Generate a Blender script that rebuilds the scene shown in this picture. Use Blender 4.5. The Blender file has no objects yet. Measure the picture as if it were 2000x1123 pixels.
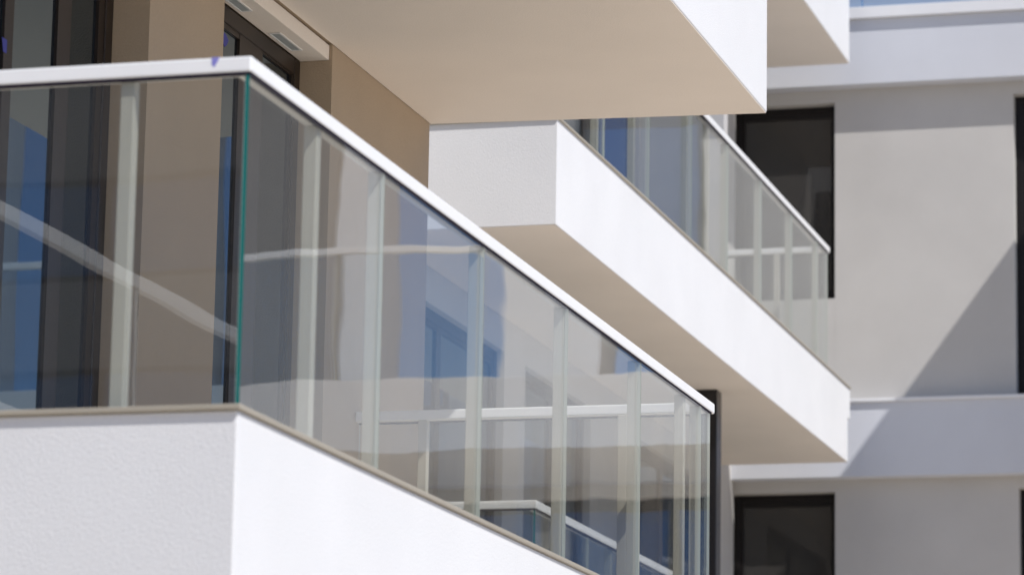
import bpy, bmesh, math
from mathutils import Vector, Matrix

scene = bpy.context.scene
col = scene.collection
ZO = 1.6            # the measurements below are heights above the eye; ground is 1.6 m lower

# ------------------------------------------------------------------ camera
cam_d = bpy.data.cameras.new("camera")
cam_d.sensor_width = 36.0
cam_d.lens = 126.1
cam_d.clip_start = 0.1
cam_d.clip_end = 4000
cam_d.dof.use_dof = True
cam_d.dof.focus_distance = 15.5
cam_d.dof.aperture_fstop = 3.9
cam = bpy.data.objects.new("camera", cam_d)
col.objects.link(cam)
yaw, pitch, roll = 0.274600920, 0.195746342, 0.0171360433
f_ = Vector((-math.sin(yaw)*math.cos(pitch), math.cos(yaw)*math.cos(pitch), math.sin(pitch)))
r_ = Vector((math.cos(yaw), math.sin(yaw), 0))
u_ = r_.cross(f_)
cr, sr = math.cos(roll), math.sin(roll)
r2, u2 = cr*r_ + sr*u_, -sr*r_ + cr*u_
M = Matrix(((r2.x, u2.x, -f_.x, 0), (r2.y, u2.y, -f_.y, 0), (r2.z, u2.z, -f_.z, ZO), (0, 0, 0, 1)))
cam.matrix_world = M
scene.camera = cam

# ------------------------------------------------------------------ light
SUN = Vector((1.0, -0.57, 1.362))            # towards the sun
el = math.atan2(SUN.z, math.hypot(SUN.x, SUN.y))
world = bpy.data.worlds.new("World")
scene.world = world
world.use_nodes = True
wn = world.node_tree.nodes
wl = world.node_tree.links
wn.clear()
sky = wn.new("ShaderNodeTexSky")
sky.sky_type = 'NISHITA'
sky.sun_disc = False
sky.sun_elevation = el
sky.sun_rotation = math.atan2(SUN.x, SUN.y)
sky.air_density = 0.8
sky.dust_density = 0.5
sky.ozone_density = 5.0
sky.altitude = 1500
bg = wn.new("ShaderNodeBackground")
bg.inputs["Strength"].default_value = 0.125
wo = wn.new("ShaderNodeOutputWorld")
wl.new(sky.outputs[0], bg.inputs[0])
wl.new(bg.outputs[0], wo.inputs[0])

sun_d = bpy.data.lights.new("sun", 'SUN')
sun_d.energy = 4.5
sun_d.angle = math.radians(0.53)
sun_d.color = (1.0, 0.968, 0.925)
sun = bpy.data.objects.new("sun", sun_d)
col.objects.link(sun)
sun.rotation_euler = (-SUN).to_track_quat('-Z', 'Y').to_euler()
sun.location = (20, -10, 30)

scene.view_settings.view_transform = 'Standard'
scene.view_settings.look = 'None'
scene.view_settings.exposure = 0.0
scene.view_settings.gamma = 1.0
scene.render.engine = 'CYCLES'
scene.cycles.max_bounces = 14
scene.cycles.diffuse_bounces = 6
scene.cycles.glossy_bounces = 6
scene.cycles.transparent_max_bounces = 40
scene.cycles.transmission_bounces = 8
scene.cycles.use_denoising = True

# ------------------------------------------------------------------ materials
def new_mat(name):
    m = bpy.data.materials.new(name)
    m.use_nodes = True
    nt = m.node_tree
    return m, nt, nt.nodes["Principled BSDF"]

def plaster(name, c, grain=0.5, var=0.05, rough=0.9, scale=135.0, dirt=0.0):
    """mineral render: fine granular relief, faint cloudy variation of the paint"""
    m, nt, b = new_mat(name)
    N, L = nt.nodes, nt.links
    b.inputs["Roughness"].default_value = rough
    b.inputs["Specular IOR Level"].default_value = 0.2
    tc = N.new("ShaderNodeTexCoord")
    n1 = N.new("ShaderNodeTexNoise"); n1.inputs["Scale"].default_value = scale
    n1.inputs["Detail"].default_value = 5.0; n1.inputs["Roughness"].default_value = 0.62
    n2 = N.new("ShaderNodeTexNoise"); n2.inputs["Scale"].default_value = 1.7
    n2.inputs["Detail"].default_value = 4.0
    n3 = N.new("ShaderNodeTexVoronoi"); n3.inputs["Scale"].default_value = scale*1.15
    for n in (n1, n2, n3):
        L.new(tc.outputs["Object"], n.inputs["Vector"])
    add = N.new("ShaderNodeMath"); add.operation = 'ADD'
    mul = N.new("ShaderNodeMath"); mul.operation = 'MULTIPLY'; mul.inputs[1].default_value = 0.45
    L.new(n3.outputs["Distance"], mul.inputs[0])
    L.new(n1.outputs["Fac"], add.inputs[0]); L.new(mul.outputs[0], add.inputs[1])
    bp = N.new("ShaderNodeBump"); bp.inputs["Strength"].default_value = grain
    bp.inputs["Distance"].default_value = 0.0036
    L.new(add.outputs[0], bp.inputs["Height"]); L.new(bp.outputs[0], b.inputs["Normal"])
    ramp = N.new("ShaderNodeMapRange")
    ramp.inputs["From Min"].default_value = 0.3; ramp.inputs["From Max"].default_value = 0.7
    ramp.inputs["To Min"].default_value = 1.0-var; ramp.inputs["To Max"].default_value = 1.0+var*0.5
    L.new(n2.outputs["Fac"], ramp.inputs["Value"])
    g = N.new("ShaderNodeMapRange")
    g.inputs["From Min"].default_value = 0.3; g.inputs["From Max"].default_value = 0.7
    g.inputs["To Min"].default_value = 0.95; g.inputs["To Max"].default_value = 1.03
    L.new(n1.outputs["Fac"], g.inputs["Value"])
    mm = N.new("ShaderNodeMath"); mm.operation = 'MULTIPLY'
    L.new(ramp.outputs[0], mm.inputs[0]); L.new(g.outputs[0], mm.inputs[1])
    mx = N.new("ShaderNodeVectorMath"); mx.operation = 'SCALE'
    mx.inputs[0].default_value = c
    L.new(mm.outputs[0], mx.inputs["Scale"])
    L.new(mx.outputs[0], b.inputs["Base Color"])
    return m

def metal_paint(name, c, rough=0.35, spec=0.5, metallic=0.0, var=0.04):
    m, nt, b = new_mat(name)
    N, L = nt.nodes, nt.links
    b.inputs["Roughness"].default_value = rough
    b.inputs["Specular IOR Level"].default_value = spec
    b.inputs["Metallic"].default_value = metallic
    tc = N.new("ShaderNodeTexCoord")
    n = N.new("ShaderNodeTexNoise"); n.inputs["Scale"].default_value = 6.0; n.inputs["Detail"].default_value = 6.0
    L.new(tc.outputs["Object"], n.inputs["Vector"])
    r = N.new("ShaderNodeMapRange"); r.inputs["To Min"].default_value = 1-var; r.inputs["To Max"].default_value = 1+var
    L.new(n.outputs["Fac"], r.inputs["Value"])
    mx = N.new("ShaderNodeVectorMath"); mx.operation = 'SCALE'; mx.inputs[0].default_value = c
    L.new(r.outputs[0], mx.inputs["Scale"]); L.new(mx.outputs[0], b.inputs["Base Color"])
    return m

def clear_glass(name, tint, wave=0.0010, f0=0.065, dust=0.008):
    """one face of a clear float-glass pane: what is not reflected goes straight through"""
    m, nt, b = new_mat(name)
    N, L = nt.nodes, nt.links
    N.remove(b)
    out = N["Material Output"]
    tr = N.new("ShaderNodeBsdfTransparent"); tr.inputs[0].default_value = (*tint, 1)
    gl = N.new("ShaderNodeBsdfGlossy"); gl.inputs["Roughness"].default_value = 0.0
    gl.inputs["Color"].default_value = (0.97, 0.99, 1.0, 1)
    tc = N.new("ShaderNodeTexCoord")
    mp = N.new("ShaderNodeMapping"); mp.inputs["Scale"].default_value = (1.0, 1.0, 2.2)
    nz = N.new("ShaderNodeTexNoise"); nz.inputs["Scale"].default_value = 1.6
    nz.inputs["Detail"].default_value = 0.6
    L.new(tc.outputs["Object"], mp.inputs[0]); L.new(mp.outputs[0], nz.inputs["Vector"])
    bp = N.new("ShaderNodeBump"); bp.inputs["Strength"].default_value = 1.0
    bp.inputs["Distance"].default_value = wave
    L.new(nz.outputs["Fac"], bp.inputs["Height"])
    L.new(bp.outputs[0], gl.inputs["Normal"])
    ge = N.new("ShaderNodeNewGeometry")
    dt = N.new("ShaderNodeVectorMath"); dt.operation = 'DOT_PRODUCT'
    L.new(ge.outputs["Normal"], dt.inputs[0]); L.new(ge.outputs["Incoming"], dt.inputs[1])
    ab = N.new("ShaderNodeMath"); ab.operation = 'ABSOLUTE'; L.new(dt.outputs["Value"], ab.inputs[0])
    sb = N.new("ShaderNodeMath"); sb.operation = 'SUBTRACT'; sb.inputs[0].default_value = 1.0
    L.new(ab.outputs[0], sb.inputs[1])
    pw = N.new("ShaderNodeMath"); pw.operation = 'POWER'; pw.inputs[1].default_value = 5.0
    L.new(sb.outputs[0], pw.inputs[0])
    ma = N.new("ShaderNodeMath"); ma.operation = 'MULTIPLY_ADD'
    ma.inputs[1].default_value = 1-f0; ma.inputs[2].default_value = f0
    L.new(pw.outputs[0], ma.inputs[0])
    mix = N.new("ShaderNodeMixShader")
    L.new(ma.outputs[0], mix.inputs[0]); L.new(tr.outputs[0], mix.inputs[1]); L.new(gl.outputs[0], mix.inputs[2])
    df = N.new("ShaderNodeBsdfDiffuse"); df.inputs[0].default_value = (0.8, 0.8, 0.8, 1)   # thin dust film
    mx2 = N.new("ShaderNodeMixShader"); mx2.inputs[0].default_value = dust
    L.new(mix.outputs[0], mx2.inputs[1]); L.new(df.outputs[0], mx2.inputs[2])
    L.new(mx2.outputs[0], out.inputs["Surface"])
    return m

def window_glass(name, c, ior=2.6, wave=0.0006, tint=(0.52, 0.78, 1.0)):
    """double glazing in front of an unlit room: dark, with strong clear reflections"""
    m, nt, b = new_mat(name)
    N, L = nt.nodes, nt.links
    b.inputs["Base Color"].default_value = (*c, 1)
    b.inputs["Roughness"].default_value = 0.0
    b.inputs["IOR"].default_value = ior
    b.inputs["Specular Tint"].default_value = (*tint, 1)   # coated glazing
    tc = N.new("ShaderNodeTexCoord")
    nz = N.new("ShaderNodeTexNoise"); nz.inputs["Scale"].default_value = 1.8; nz.inputs["Detail"].default_value = 0.5
    L.new(tc.outputs["Object"], nz.inputs["Vector"])
    bp = N.new("ShaderNodeBump"); bp.inputs["Distance"].default_value = wave
    L.new(nz.outputs["Fac"], bp.inputs["Height"]); L.new(bp.outputs[0], b.inputs["Normal"])
    return m

MAT = {}
MAT['white'] = plaster("white_render", (0.72, 0.722, 0.732), grain=0.36, var=0.035)
MAT['band'] = plaster("cool_white_render", (0.60, 0.615, 0.665), grain=0.4, var=0.04)
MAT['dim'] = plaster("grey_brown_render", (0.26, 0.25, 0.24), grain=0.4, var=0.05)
MAT['soffit'] = plaster("cream_soffit_paint", (0.82, 0.76, 0.70), grain=0.25, var=0.03)
MAT['tan'] = plaster("tan_render", (0.44, 0.35, 0.26), grain=0.55, var=0.04)
MAT['grey'] = plaster("pale_grey_render", (0.525, 0.508, 0.49), grain=0.5, var=0.06)
MAT['rail'] = metal_paint("white_powder_coat", (0.81, 0.81, 0.81), rough=0.38)
MAT['post'] = metal_paint("cream_powder_coat", (0.45, 0.435, 0.38), rough=0.42)
MAT['profile'] = metal_paint("grey_brown_profile", (0.36, 0.325, 0.265), rough=0.45)
MAT['gasket'] = metal_paint("black_rubber", (0.012, 0.008, 0.02), rough=0.7, spec=0.2)
MAT['frame'] = metal_paint("dark_brown_window_frame", (0.022, 0.014, 0.010), rough=0.4, spec=0.4)
MAT['black_frame'] = metal_paint("black_window_frame", (0.008, 0.006, 0.006), rough=0.45, spec=0.3)
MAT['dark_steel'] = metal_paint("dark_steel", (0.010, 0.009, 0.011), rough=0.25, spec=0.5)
MAT['coping'] = metal_paint("zinc_white_coping", (0.72, 0.72, 0.74), rough=0.45)
MAT['glass'] = clear_glass("clear_glass", (0.974, 0.982, 0.974))
MAT['pane'] = window_glass("dark_window_glass", (0.012, 0.014, 0.018))
MAT['pane_soft'] = window_glass("curtained_window_glass", (0.040, 0.038, 0.036), ior=1.5, tint=(1, 1, 1))
MAT['film'] = window_glass("blue_film_and_sky_blue", (0.01, 0.055, 0.19), ior=1.45)
m, nt, b = new_mat("pale_sky_satin")
N, L = nt.nodes, nt.links
b.inputs["Base Color"].default_value = (0.40, 0.50, 0.64, 1); b.inputs["Roughness"].default_value = 0.35  # pale sky tone put into the panel colour
nz = N.new("ShaderNodeTexNoise"); nz.inputs["Scale"].default_value = 30.0
bp = N.new("ShaderNodeBump"); bp.inputs["Distance"].default_value = 0.0004
L.new(nz.outputs["Fac"], bp.inputs["Height"]); L.new(bp.outputs[0], b.inputs["Normal"])
tr = N.new("ShaderNodeBsdfTranslucent"); tr.inputs[0].default_value = (0.40, 0.52, 0.68, 1)
mx = N.new("ShaderNodeMixShader"); mx.inputs[0].default_value = 0.4
L.new(b.outputs[0], mx.inputs[1]); L.new(tr.outputs[0], mx.inputs[2]); L.new(mx.outputs[0], N["Material Output"].inputs["Surface"])
MAT['satin'] = m
MAT['tape'] = metal_paint("blue_tape", (0.045, 0.05, 0.30), rough=0.6)
MAT['tape_thin'] = metal_paint("thin_blue_tape", (0.22, 0.21, 0.55), rough=0.6)
MAT['glass_end'] = clear_glass("clear_end_glass", (0.974, 0.982, 0.974), wave=0.0004)
MAT['vent_face'] = metal_paint("vent_mesh", (0.36, 0.40, 0.42), rough=0.5)
m, nt, b = new_mat("glass_edge")
b.inputs["Base Color"].default_value = (0.010, 0.15, 0.135, 1)
b.inputs["Roughness"].default_value = 0.25
MAT['edge'] = m
MAT['edge_pale'] = metal_paint("glass_joint_edge", (0.42, 0.45, 0.41), rough=0.3)

# ground: light concrete paving
m, nt, b = new_mat("pale_paving")
N, L = nt.nodes, nt.links
tc = N.new("ShaderNodeTexCoord")
br = N.new("ShaderNodeTexBrick"); br.inputs["Scale"].default_value = 1.0
br.inputs["Color1"].default_value = (0.70, 0.61, 0.50, 1); br.inputs["Color2"].default_value = (0.64, 0.56, 0.46, 1)
br.inputs["Mortar"].default_value = (0.2, 0.18, 0.15, 1); br.inputs["Mortar Size"].default_value = 0.006
br.inputs["Brick Width"].default_value = 0.6; br.inputs["Row Height"].default_value = 0.4
L.new(tc.outputs["Object"], br.inputs["Vector"]); L.new(br.outputs["Color"], b.inputs["Base Color"])
b.inputs["Roughness"].default_value = 0.9
MAT['paving'] = m

# ------------------------------------------------------------------ mesh helpers
def add_box(bm, x0, x1, y0, y1, z0, z1, bevel=0.0, seg=2, mi=0):
    """axis-aligned box, heights measured from the eye"""
    x0, x1 = sorted((x0, x1)); y0, y1 = sorted((y0, y1)); z0, z1 = sorted((z0+ZO, z1+ZO))
    vs = [bm.verts.new((x, y, z)) for x in (x0, x1) for y in (y0, y1) for z in (z0, z1)]
    q = [(0, 1, 3, 2), (4, 6, 7, 5), (0, 4, 5, 1), (2, 3, 7, 6), (0, 2, 6, 4), (1, 5, 7, 3)]
    fs = [bm.faces.new([vs[i] for i in t]) for t in q]
    for f in fs:
        f.material_index = mi
    if bevel > 0:
        es = list({e for f in fs for e in f.edges})
        bmesh.ops.bevel(bm, geom=es, offset=bevel, segments=seg, profile=0.5, affect='EDGES')
    return fs

def add_prism(bm, pts, z0, z1, bevel=0.0):
    """vertical prism over a plan outline"""
    lo = [bm.verts.new((x, y, z0+ZO)) for x, y in pts]
    hi = [bm.verts.new((x, y, z1+ZO)) for x, y in pts]
    n = len(pts)
    fs = [bm.faces.new(lo[::-1]), bm.faces.new(hi)]
    for i in range(n):
        fs.append(bm.faces.new((lo[i], lo[(i+1) % n], hi[(i+1) % n], hi[i])))
    bmesh.ops.recalc_face_normals(bm, faces=fs)
    if bevel > 0:
        bmesh.ops.bevel(bm, geom=list({e for f in fs for e in f.edges}), offset=bevel, segments=2, profile=0.5, affect='EDGES')

def base_loc(o):
    v = Vector((0, 0, 0))
    while o is not None:
        v += o.location
        o = o.parent
    return v

def obj(name, bm, mats, parent=None, smooth=False):
    me = bpy.data.meshes.new(name)
    if parent is not None:
        bmesh.ops.translate(bm, verts=bm.verts, vec=-base_loc(parent))
    bmesh.ops.recalc_face_normals(bm, faces=bm.faces)
    bm.to_mesh(me); bm.free()
    for k in (mats if isinstance(mats, (list, tuple)) else [mats]):
        me.materials.append(MAT[k])
    o = bpy.data.objects.new(name, me)
    col.objects.link(o)
    if parent is not None:
        o.parent = parent
    return o

def box(name, mat, parent, *a, **k):
    bm = bmesh.new(); add_box(bm, *a, **k)
    return obj(name, bm, mat, parent)

def thing(name, label, cat, loc, group=None):
    o = bpy.data.objects.new(name, None)
    o.empty_display_size = 0.3
    col.objects.link(o)
    o.location = (loc[0], loc[1], loc[2]+ZO)
    o["label"] = label; o["category"] = cat
    if group:
        o["group"] = group
    return o

def tag(o, label, cat, group=None):
    o["label"] = label; o["category"] = cat
    if group:
        o["group"] = group

# ------------------------------------------------------------------ ground
bm = bmesh.new()
s = 1500
bm.faces.new([bm.verts.new(v) for v in ((-s, -s, 0), (s, -s, 0), (s, s, 0), (-s, s, 0))])
g = obj("ground", bm, 'paving'); g["kind"] = "structure"

# ------------------------------------------------------------------ building kit
def window(parent, plane, c, a0, a1, z0, z1, panes, frame=0.07, out=1, depth=0.07, fm='frame', gm='pane', film=None, name="window"):
    """a framed window lying in the plane X=c or Y=c, looking along out; panes = list of (a0, a1, z0, z1)"""
    fr = bmesh.new()
    def b(bm, u0, u1, w0, w1, d0, d1, bevel=0.0):
        if plane == 'X':
            add_box(bm, c+out*d0, c+out*d1, u0, u1, w0, w1, bevel)
        else:
            add_box(bm, u0, u1, c+out*d0, c+out*d1, w0, w1, bevel)
    # outer frame
    b(fr, a0, a0+frame, z0, z1, -depth, 0, 0.004)
    b(fr, a1-frame, a1, z0, z1, -depth, 0, 0.004)
    b(fr, a0+frame, a1-frame, z1-frame, z1, -depth, -0.001, 0.004)
    b(fr, a0+frame, a1-frame, z0, z0+frame, -depth, -0.001, 0.004)
    # solid field between the panes: mullions and sash stiles, built per gap
    ps = sorted(panes)
    lo = a0+frame
    for p in ps:
        if p[0]-lo > 0.002:
            b(fr, lo, p[0], z0+frame, z1-frame, -depth+0.008, -0.006)
        lo = p[1]
    if a1-frame-lo > 0.002:
        b(fr, lo, a1-frame, z0+frame, z1-frame, -depth+0.008, -0.006)
    for p in ps:
        if z1-frame-p[3] > 0.002:
            b(fr, p[0], p[1], p[3], z1-frame, -depth+0.010, -0.008)
        if p[2]-z0-frame > 0.002:
            b(fr, p[0], p[1], z0+frame, p[2], -depth+0.010, -0.008)
    w = obj(name, fr, fm, parent)
    for p in ps:
        pb = bmesh.new()
        b(pb, p[0], p[1], p[2], p[3], -depth+0.015, -0.018)
        po = obj("pane", pb, 'film' if film is not None and p is ps[film] else gm, w)
        if film is not None and p is ps[film]:
            po["label"] = "pane still under its blue protective film"
    return w

# ------------------------------------------------------------------ near wing
XW, XR = -5.047, -5.198        # wall face, window plane
F1, S1 = 1.53, 4.208           # balcony floor, soffit over it
near = thing("apartment_building", "nearest tan rendered apartment wing, its brown framed windows set back behind the front glass balcony", "building", (-8, 9, -1.6))
bm = bmesh.new()
add_box(bm, -14, XR-0.075, 9.26, 16.37, -1.6, 11.2)
add_box(bm, XR-0.0745, XW, 12.635, 13.46, -1.6, 11.2)
add_box(bm, XR-0.0745, XW, 14.861, 16.372, -1.6, 11.2)
add_box(bm, XR-0.0745, XW, 9.262, 10.9, -1.6, 11.2)
for a, b_ in ((10.9, 12.635), (13.46, 14.861)):
    add_box(bm, XR-0.0745, XW-0.002, a, b_, -1.6, 1.50)
    add_box(bm, XR-0.0745, XW-0.002, a, b_, 4.215, 4.80)
    add_box(bm, XR-0.0745, XW-0.002, a, b_, 7.48, 8.0)
obj("wall", bm, 'tan', near)

window(near, 'X', XR, 13.461, 14.860, 1.50, 4.135,
       [(13.55, 14.08, 1.62, 4.035), (14.375, 14.765, 1.60, 4.052)], frame=0.075)
window(near, 'X', XR, 10.901, 12.634, 1.50, 4.135,
       [(11.02, 11.62, 1.62, 4.035), (11.70, 12.105, 1.60, 4.05), (12.23, 12.50, 1.6, 4.05)], frame=0.075)
for a, b_ in ((13.46, 14.861), (10.9, 12.635)):
    window(near, 'X', XR, a+0.001, b_-0.001, 4.80, 7.45, [(a+.1, (a+b_)/2-.05, 4.92, 7.35), ((a+b_)/2+.05, b_-.1, 4.92, 7.35)], frame=0.075)

# box over the window recess, with its two vents
for a, b_, vents in ((13.462, 14.859, ((13.71, 14.00), (14.36, 14.66))), (10.902, 12.633, ())):
    lb = box("lintel_box", 'soffit', near, XR+0.001, XW-0.014, a, b_, 4.137, 4.2065, bevel=0.003)
    for v0, v1 in vents:
        x0, x1 = XR+0.022, XR+0.078
        vb = bmesh.new()
        t = 0.008
        add_box(vb, x0, x1, v0, v0+t, 4.1325, 4.1365); add_box(vb, x0, x1, v1-t, v1, 4.1325, 4.1365)
        add_box(vb, x0, x0+t, v0+t, v1-t, 4.1325, 4.1365); add_box(vb, x1-t, x1, v0+t, v1-t, 4.1325, 4.1365)
        add_box(vb, x0+t, x1-t, v0+t, v1-t, 4.1352, 4.1362, mi=1)
        vt = obj("vent", vb, ['rail', 'vent_face'], lb)

# ------------------------------------------------------------------ balconies
def glass_panel(parent, axis, c, inward, a0, a1, z0, z1, tilt=0.0, first=False, gm='glass'):
    bm = bmesh.new()
    t = 0.012
    if axis == 'Y':
        add_box(bm, c, c+inward*t, a0, a1, z0, z1)
    else:
        add_box(bm, a0, a1, c, c+inward*t, z0, z1)
    k = 0 if axis == 'Y' else 1
    for f in bm.faces:
        f.normal_update()
        f.material_index = 0 if abs(f.normal[k]) > 0.9 else (2 if first and f.calc_center_median()[1-k] < a0+.001 else 1)
    if tilt:
        for v in bm.verts:
            u = (v.co[1-k]-a0)/(a1-a0)
            v.co[k] += inward*tilt*u
    return obj("glass_panel", bm, [gm, 'edge_pale', 'edge'], parent)

def balcony(name, label, x_in, x_out, y0, y1, zb, zt, zr, joints, posts, near_posts=(), far_posts=(), far=True,
            near=True, group="white balconies with glass railings", rail_inset=0.0, rail_y0=None, rail_y1=None, far_dx=0.0, notch=False):
    """zb soffit, zt top of sill, zr top of handrail; the long side is X = x_out facing +X"""
    B = thing(name, label, "balcony", ((x_in+x_out)/2, (y0+y1)/2, zb), group)
    # slab with its upstand
    bm = bmesh.new()
    if notch:
        add_prism(bm, [(x_in+.003, y0), (x_out, y0), (x_out, y1-0.10), (x_in+.003, y1-.10)], zb+0.004, zb+0.36)
        add_box(bm, x_in+.003, x_out, y0, y1, zb+0.36, zt-0.016)
    else:
        add_prism(bm, [(x_in+.003, y0), (x_out, y0), (x_out, y1), (x_in+.003, y1-far_dx)], zb+0.004, zt-0.016, bevel=0.006)
    obj("slab", bm, 'white', B)
    bm = bmesh.new()
    ye = y1-(0.10 if notch else 0.0)
    add_prism(bm, [(x_in+.004, y0+.004), (x_out-.004, y0+.004), (x_out-.004, ye-.004), (x_in+.004, ye-far_dx-.004)], zb, zb+0.0035)
    obj("soffit", bm, 'soffit', B)
    # metal sill
    bm = bmesh.new()
    add_box(bm, x_in+.003, x_out+0.012, y0-0.016, y1+0.004, zt-0.0155, zt, bevel=0.003)
    obj("sill", bm, 'profile', B)
    xo = x_out - rail_inset
    ya = y0+0.020 if rail_y0 is None else rail_y0
    yb = y1 if rail_y1 is None else rail_y1
    w, h = 0.062, 0.046
    zl = zr-h                                 # underside of the handrail
    zg = zl-0.007                             # gasket
    pts = [(xo, ya), (xo, yb)]
    if far: pts += [(x_in+.003, yb), (x_in+.003, yb-w)]
    pts += [(xo-w, yb-w if far else yb)]
    if near: pts += [(xo-w, ya+w), (x_in+.003, ya+w), (x_in+.003, ya)]
    else: pts += [(xo-w, ya)]
    hb, gb = bmesh.new(), bmesh.new()
    add_prism(hb, pts, zl, zr, bevel=0.006)
    hr = obj("handrail", hb, 'rail', B)
    add_box(gb, xo-.021, xo-.003, ya+.003, yb-.05, zg, zl+.0005)
    if near: add_box(gb, x_in+.01, xo-.022, ya+.003, ya+.021, zg, zl+.0005)
    if far: add_box(gb, x_in+.01, xo-.022, yb-.021, yb-.003, zg, zl+.0005)
    obj("gasket", gb, 'gasket', hr)
    # glass
    js = [ya+0.006]+list(joints)+[yb-0.062]
    tl = (0.0, 0.0012, -0.001, 0.0016, -0.0014, 0.0008, -0.0012, 0.001, 0.0)
    for i in range(len(js)-1):
        glass_panel(B, 'Y', xo-0.006, -1, js[i]+(0.0025 if i else 0), js[i+1]-0.0025, zt+0.001, zg+.003, tl[i % 9], first=(i == 0))
    if near:
        glass_panel(B, 'X', ya+0.006, 1, x_in+.01, xo-0.020, zt+0.001, zg+.003, gm='glass_end')
    if far:
        glass_panel(B, 'X', yb-0.006, -1, x_in+.01, xo-0.020, zt+0.001, zg+.003)
    # posts: square tubes just inside the glass
    s, e = 0.042, 0.021
    for y in posts:
        bm = bmesh.new()
        add_box(bm, xo-e-s, xo-e, y-s/2, y+s/2, zt+.0005, zl-0.0005, 0.003)
        add_box(bm, xo-e-s-.02, xo-e, y-s/2-.012, y+s/2+.012, zt+.0005, zt+.010)
        obj("post", bm, 'post', B)
    for x in near_posts:
        bm = bmesh.new()
        add_box(bm, x-s/2, x+s/2, ya+e, ya+e+s, zt+.0005, zl-0.0005, 0.003)
        obj("post", bm, 'post', B)
    for x in far_posts:
        bm = bmesh.new()
        add_box(bm, x-s/2, x+s/2, yb-e-s, yb-e, zt+.0005, zl-0.0005, 0.003)
        obj("post", bm, 'post', B)
    return B

YC = 9.264
balcony("balcony", "front balcony with clear glass panels and bright white handrail running across the foreground", XW, -3.387, YC-0.020, 15.375, 0.95, 1.604, 2.606,
        joints=[YC+1.275, YC+2.42, YC+3.567, YC+4.74, YC+5.86],
        posts=[YC+.668, YC+1.296, YC+2.44, YC+3.587, YC+4.758, YC+5.604, YC+5.90],
        near_posts=(-3.768, -4.62), far_posts=(-3.793, -4.722), rail_y0=YC)
balcony("balcony", "plain white overhanging balcony above the front one, seen from below with a wide beige underside", XW, -3.387, YC-0.02, 16.502, S1, 4.82, 5.80,
        joints=[YC+1.2, YC+2.4, YC+3.6, YC+4.8, YC+6.0], posts=[YC+.6+1.2*i for i in range(6)], near_posts=(-3.9,), far_posts=(-4.2,), far_dx=0.118)

# ------------------------------------------------------------------ middle wing
X2, XF = -5.038, -6.07
mid = thing("apartment_building", "middle apartment wing standing back between the nearest tan wing and the far grey facade", "building", (-9, 22, -1.6))
bm = bmesh.new()
add_box(bm, -14, XF-0.12, 16.375, 28.30, -1.6, 11.2)
def skin(bm, z0, z1, openings):
    lo = 16.376
    for a, b_, q0, q1 in openings:
        add_box(bm, XF-0.119, XF, lo, a, z0, z1)
        if q0 > z0: add_box(bm, XF-0.119, XF-.001, a, b_, z0, q0)
        if q1 < z1: add_box(bm, XF-0.119, XF-.001, a, b_, q1, z1)
        lo = b_
    add_box(bm, XF-0.119, XF, lo, 28.29, z0, z1)
skin(bm, -1.6, 1.54, [(20.0, 22.5, -1.5, .7)])
skin(bm, 1.5405, 4.80, [(18.9, 21.4, 1.56, 4.0), (21.9, 23.6, 1.56, 4.0), (24.6, 27.3, 1.56, 4.0)])
skin(bm, 4.8005, 11.2, [(18.9, 21.2, 4.82, 7.25), (22.4, 24.94, 4.82, 7.25)])
obj("wall", bm, 'grey', mid)
XG = XF-0.05
for a, b_, z0 in ((18.9, 21.4, 1.56), (21.9, 23.6, 1.56), (24.6, 27.3, 1.56)):
    mdl = (a+b_)/2
    window(mid, 'X', XG, a+.001, b_-.001, z0+.001, 3.999, [(a+.1, mdl-.05, z0+.12, 3.9), (mdl+.05, b_-.1, z0+.12, 3.9)])
window(mid, 'X', XG, 18.901, 21.199, 4.821, 7.249, [(19.0, 20.0, 4.94, 7.15), (20.1, 21.1, 4.94, 7.15)])
window(mid, 'X', XG, 22.401, 24.939, 4.821, 7.249, [(22.5, 23.5, 4.94, 7.15), (23.85, 24.87, 4.94, 7.15)], film=1)

balcony("balcony", "middle balcony whose long white sunlit front runs diagonally to the far facade", XF, X2, 18.75, 27.86, S1, 4.826, 5.785,
        joints=[19.85, 20.97, 22.16, 23.28, 24.40, 25.52, 26.5],
        posts=[19.75, 20.65, 22.10, 22.74, 23.30, 24.42, 25.54, 26.6],
        near_posts=(-5.5,), far_posts=(-5.45,), rail_y1=27.0, notch=True)
balcony("balcony", "lower balcony behind the front glass, only its white handrail corner showing through", XF, X2, 18.42, 27.84, 1.0, 1.605, 2.632,
        joints=[19.6, 20.8, 22.0, 23.2, 24.4, 25.6, 26.7], posts=[19.0, 20.2, 21.4, 22.6, 23.8, 25.0, 26.2], near_posts=(-5.5,), far=False)
balcony("balcony", "topmost white balcony corner with grey underside beside the upper facade band", XF, X2, 25.45, 27.86, 7.485, 8.09, 9.05,
        joints=[26.6], posts=[25.9, 26.5], near_posts=(-5.5,), far=False, rail_y1=27.0)
# fin wall between the two upper flats, dark screen below it
fin = thing("partition_wall", "pale partition wall between flats behind the middle balcony's glass", "wall", (-5.64, 24.97, 4.806))
box("panel", 'grey', fin, XF+.002, -5.44, 24.96, 25.08, 4.828, 7.35, bevel=0.004)
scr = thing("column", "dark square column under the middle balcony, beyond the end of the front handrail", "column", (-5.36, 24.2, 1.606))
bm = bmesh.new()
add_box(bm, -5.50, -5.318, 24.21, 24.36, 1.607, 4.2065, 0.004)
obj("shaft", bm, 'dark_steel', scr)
box("base_plate", 'dark_steel', scr, -5.53, -5.29, 24.18, 24.39, 1.6062, 1.6068)

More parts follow.
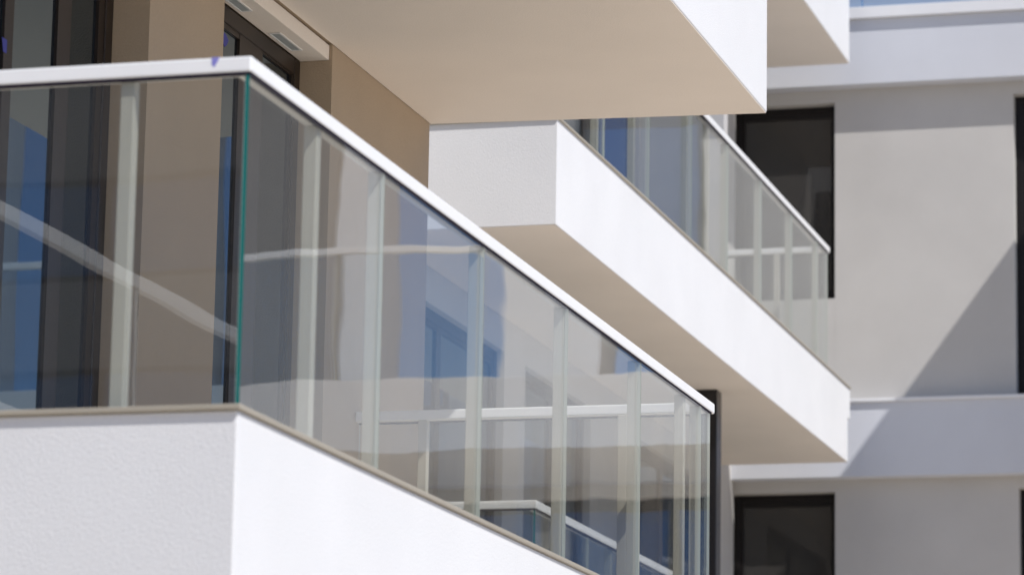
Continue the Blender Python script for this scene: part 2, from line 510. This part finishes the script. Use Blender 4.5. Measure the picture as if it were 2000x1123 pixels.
# ------------------------------------------------------------------ far facade
Y2 = 28.17
YW = Y2+0.155
far = thing("apartment_building", "far pale grey facade with white horizontal bands and black framed windows", "building", (0, 32, -1.6))
bm = bmesh.new()
XA, XB, XU = -6.138, 9.0, -0.15
def far_wall(z0, z1, openings, xe):
    lo = -6.2
    for a, b_, q0, q1 in openings:
        add_box(bm, lo, a, YW, YW+0.2, z0, z1)
        if q0 > z0: add_box(bm, a, b_, YW+.001, YW+.2, z0, q0)
        if q1 < z1: add_box(bm, a, b_, YW+.001, YW+.2, q1, z1)
        lo = b_
    add_box(bm, lo, xe, YW, YW+0.2, z0, z1)
ops_up = [(-6.11, -5.244, 5.644, 7.283), (-3.775, -2.630, 4.774, 7.283)]
ops_lo = [(-6.11, -5.244, 1.618, 4.056), (-3.765, -2.630, 1.618, 4.056), (-1.214, 5.058, 1.618, 4.046)]
far_wall(4.33, 7.93, ops_up, XU)
far_wall(-1.6, 4.3295, ops_lo, XB)
add_box(bm, -6.2, XU, YW+.21, 36, 4.2005, 7.93); add_box(bm, -6.2, XB, YW+.21, 36, -1.6, 4.2)
obj("wall", bm, 'grey', far)
bm = bmesh.new(); add_box(bm, XA, XB, Y2, YW-.001, 4.1512, 4.7541, 0.004); obj("band", bm, 'band', far)
bm = bmesh.new(); add_box(bm, XA, XU, Y2, YW-.001, 7.3890, 7.9352, 0.004); obj("band", bm, 'band', far)
bm = bmesh.new(); add_box(bm, XA, XU+.02, Y2-.028, YW-.002, 4.7546, 4.7824, 0.003); obj("sill_flashing", bm, 'coping', far)
bm = bmesh.new(); add_box(bm, XA, XU+.03, Y2-.045, 36, 7.9357, 8.0313, 0.004); obj("coping", bm, 'coping', far)
for k, (a, b_, z0, z1) in enumerate(ops_up+ops_lo):
    mdl = (a+b_)/2
    pn = [(a+.09, b_-.05, z0+.10, z1-.10)] if b_-a < 1.2 else [(a+.10, mdl-.05, z0+.1, z1-.1), (mdl+.05, b_-.10, z0+.1, z1-.1)]
    if b_-a > 4: pn = [(a+.08+1.04*i, a+1.03+1.04*i, z0+.1, z1-.1) for i in range(6)]
    window(far, 'Y', YW+0.11, a+.001, b_-.001, z0+.001, z1-.001, pn, frame=0.05, out=-1, fm='black_frame', gm='pane_soft' if k in (0, 2) else 'film' if b_-a > 4 else 'pane')  # blue on the long glazing stands in for sky reflected there

# added satin panels on the coping, standing in for a paler strip of sky
for i in range(5):
    x = XA+.05+1.09*i
    box("pale_sky_panel", 'satin', far, x, x+1.075, Y2+.10, Y2+.112, 8.035, 9.0)

# right-hand balcony of the same facade and the roof slab over it: out of frame, seen as reflection and shadow
rb = thing("balcony", "white balcony of the far facade seen only as a reflection in the front glass", "balcony", (2.5, 27, 4.1), "white balconies with glass railings")
box("slab", 'white', rb, -1.3, 4.2, 26.3, Y2-.03, 4.15, 4.72, bevel=0.006)
bm = bmesh.new()
add_box(bm, .85, 4.2, 26.3, 26.362, 5.72, 5.775, 0.005); add_box(bm, .85, .912, 26.363, Y2-.04, 5.72, 5.775, 0.005)
obj("handrail", bm, 'rail', rb)
for a in (.86, 2.05, 3.0):
    glass_panel(rb, 'X', 26.31, 1, a, a+1.17, 4.725, 5.719)
    box("post", 'post', rb, a+1.15, a+1.20, 26.33, 26.38, 4.722, 5.719)
rs = thing("canopy", "flat white roof canopy at the far facade, right of the picture, throwing the diagonal shadow", "canopy", (-1.4, 24, 7.5))
box("slab", 'white', rs, -2.283, -.15, 26.2, Y2-.06, 7.5, 8.10, bevel=0.006)
tw = thing("wall", "dull grey wall added beyond the far facade to darken the front glass reflection", "wall", (4.5, 31, 4.2))
box("panel", 'dim', tw, 2.85, 7.0, YW+.3, YW+1.0, 4.201, 12, bevel=0.006)  # added out of view, gives the front glass a dark reflection

for x0, x1, lab in ((.45, 1.40, "pale narrow wall added to replace blue sky in the front glass reflection"), (2.42, 2.84, "pale pier added beside the dull wall, seen only as a reflection")):
    pw_ = thing("wall", lab, "wall", ((x0+x1)/2, YW+.6, 4.2))
    box("panel", 'white', pw_, x0, x1, YW+.3, YW+.9, 4.201, 9.5, bevel=0.006)  # added unseen blocks, swap mirrored sky for pale grey in the glass

# ------------------------------------------------------------------ building opposite the near end, seen in the end glass
nb = thing("apartment_building", "neighbouring white block seen only as a reflection in the end glass", "building", (-14, -6, -1.6))
bm = bmesh.new(); add_box(bm, -20, -9.2, -16, -1.0, -1.6, 3.4); obj("wall", bm, 'grey', nb)
bm = bmesh.new()
add_box(bm, -8.06, -8.0, -14, 1.5, 4.20, 4.29, 0.004)
for y in (-13.5, -10.5, -7.5, -4.5, -1.5, 1.4):
    add_box(bm, -8.05, -8.01, y, y+.04, 3.2, 4.2)
obj("terrace_rail", bm, 'rail', nb)
bm = bmesh.new(); add_box(bm, -9.2, -8.0, -14, 1.5, 2.6, 3.2, 0.006); obj("terrace_slab", bm, 'white', nb)

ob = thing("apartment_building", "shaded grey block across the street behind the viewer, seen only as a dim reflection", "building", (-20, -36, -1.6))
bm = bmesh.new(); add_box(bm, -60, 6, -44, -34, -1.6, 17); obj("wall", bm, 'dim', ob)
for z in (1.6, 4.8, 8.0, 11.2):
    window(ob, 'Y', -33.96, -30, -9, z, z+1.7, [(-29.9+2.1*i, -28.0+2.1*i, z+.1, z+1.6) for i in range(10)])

# ------------------------------------------------------------------ scraps of blue tape
def tape(name, label, pts, axis, c, t, mt='tape'):
    bm = bmesh.new()
    fr, bk = [], []
    for a, z in pts:
        if axis == 'X':
            fr.append(bm.verts.new((c+t, a, z+ZO))); bk.append(bm.verts.new((c, a, z+ZO)))
        else:
            fr.append(bm.verts.new((a, c-t, z+ZO))); bk.append(bm.verts.new((a, c, z+ZO)))
    n = len(pts)
    bm.faces.new(fr); bm.faces.new(bk[::-1])
    for i in range(n):
        bm.faces.new((fr[i], bk[i], bk[(i+1) % n], fr[(i+1) % n]))
    o = obj(name, bm, mt); tag(o, label, "tape scrap", "scraps of blue tape")
tape("tape_scrap", "torn blue tape scrap stuck on the white front handrail near its corner",
     [(-3.507, 2.6065), (-3.483, 2.6065), (-3.489, 2.593), (-3.499, 2.577), (-3.506, 2.585)], 'Y', YC, 0.0008, 'tape_thin')
tape("tape_scrap", "small dark blue tape scrap on the glass of the window right of the tan pier",
     [(13.885, 4.025), (13.94, 4.018), (13.97, 4.0), (13.945, 3.972), (13.925, 3.962), (13.89, 3.985)], 'X', XR-0.018, 0.0015)
tape("tape_scrap", "blue tape scrap on the frame of the leftmost window at the picture edge",
     [(11.60, 3.385), (11.645, 3.385), (11.645, 3.335), (11.615, 3.335)], 'X', XR-0.006, 0.0015)
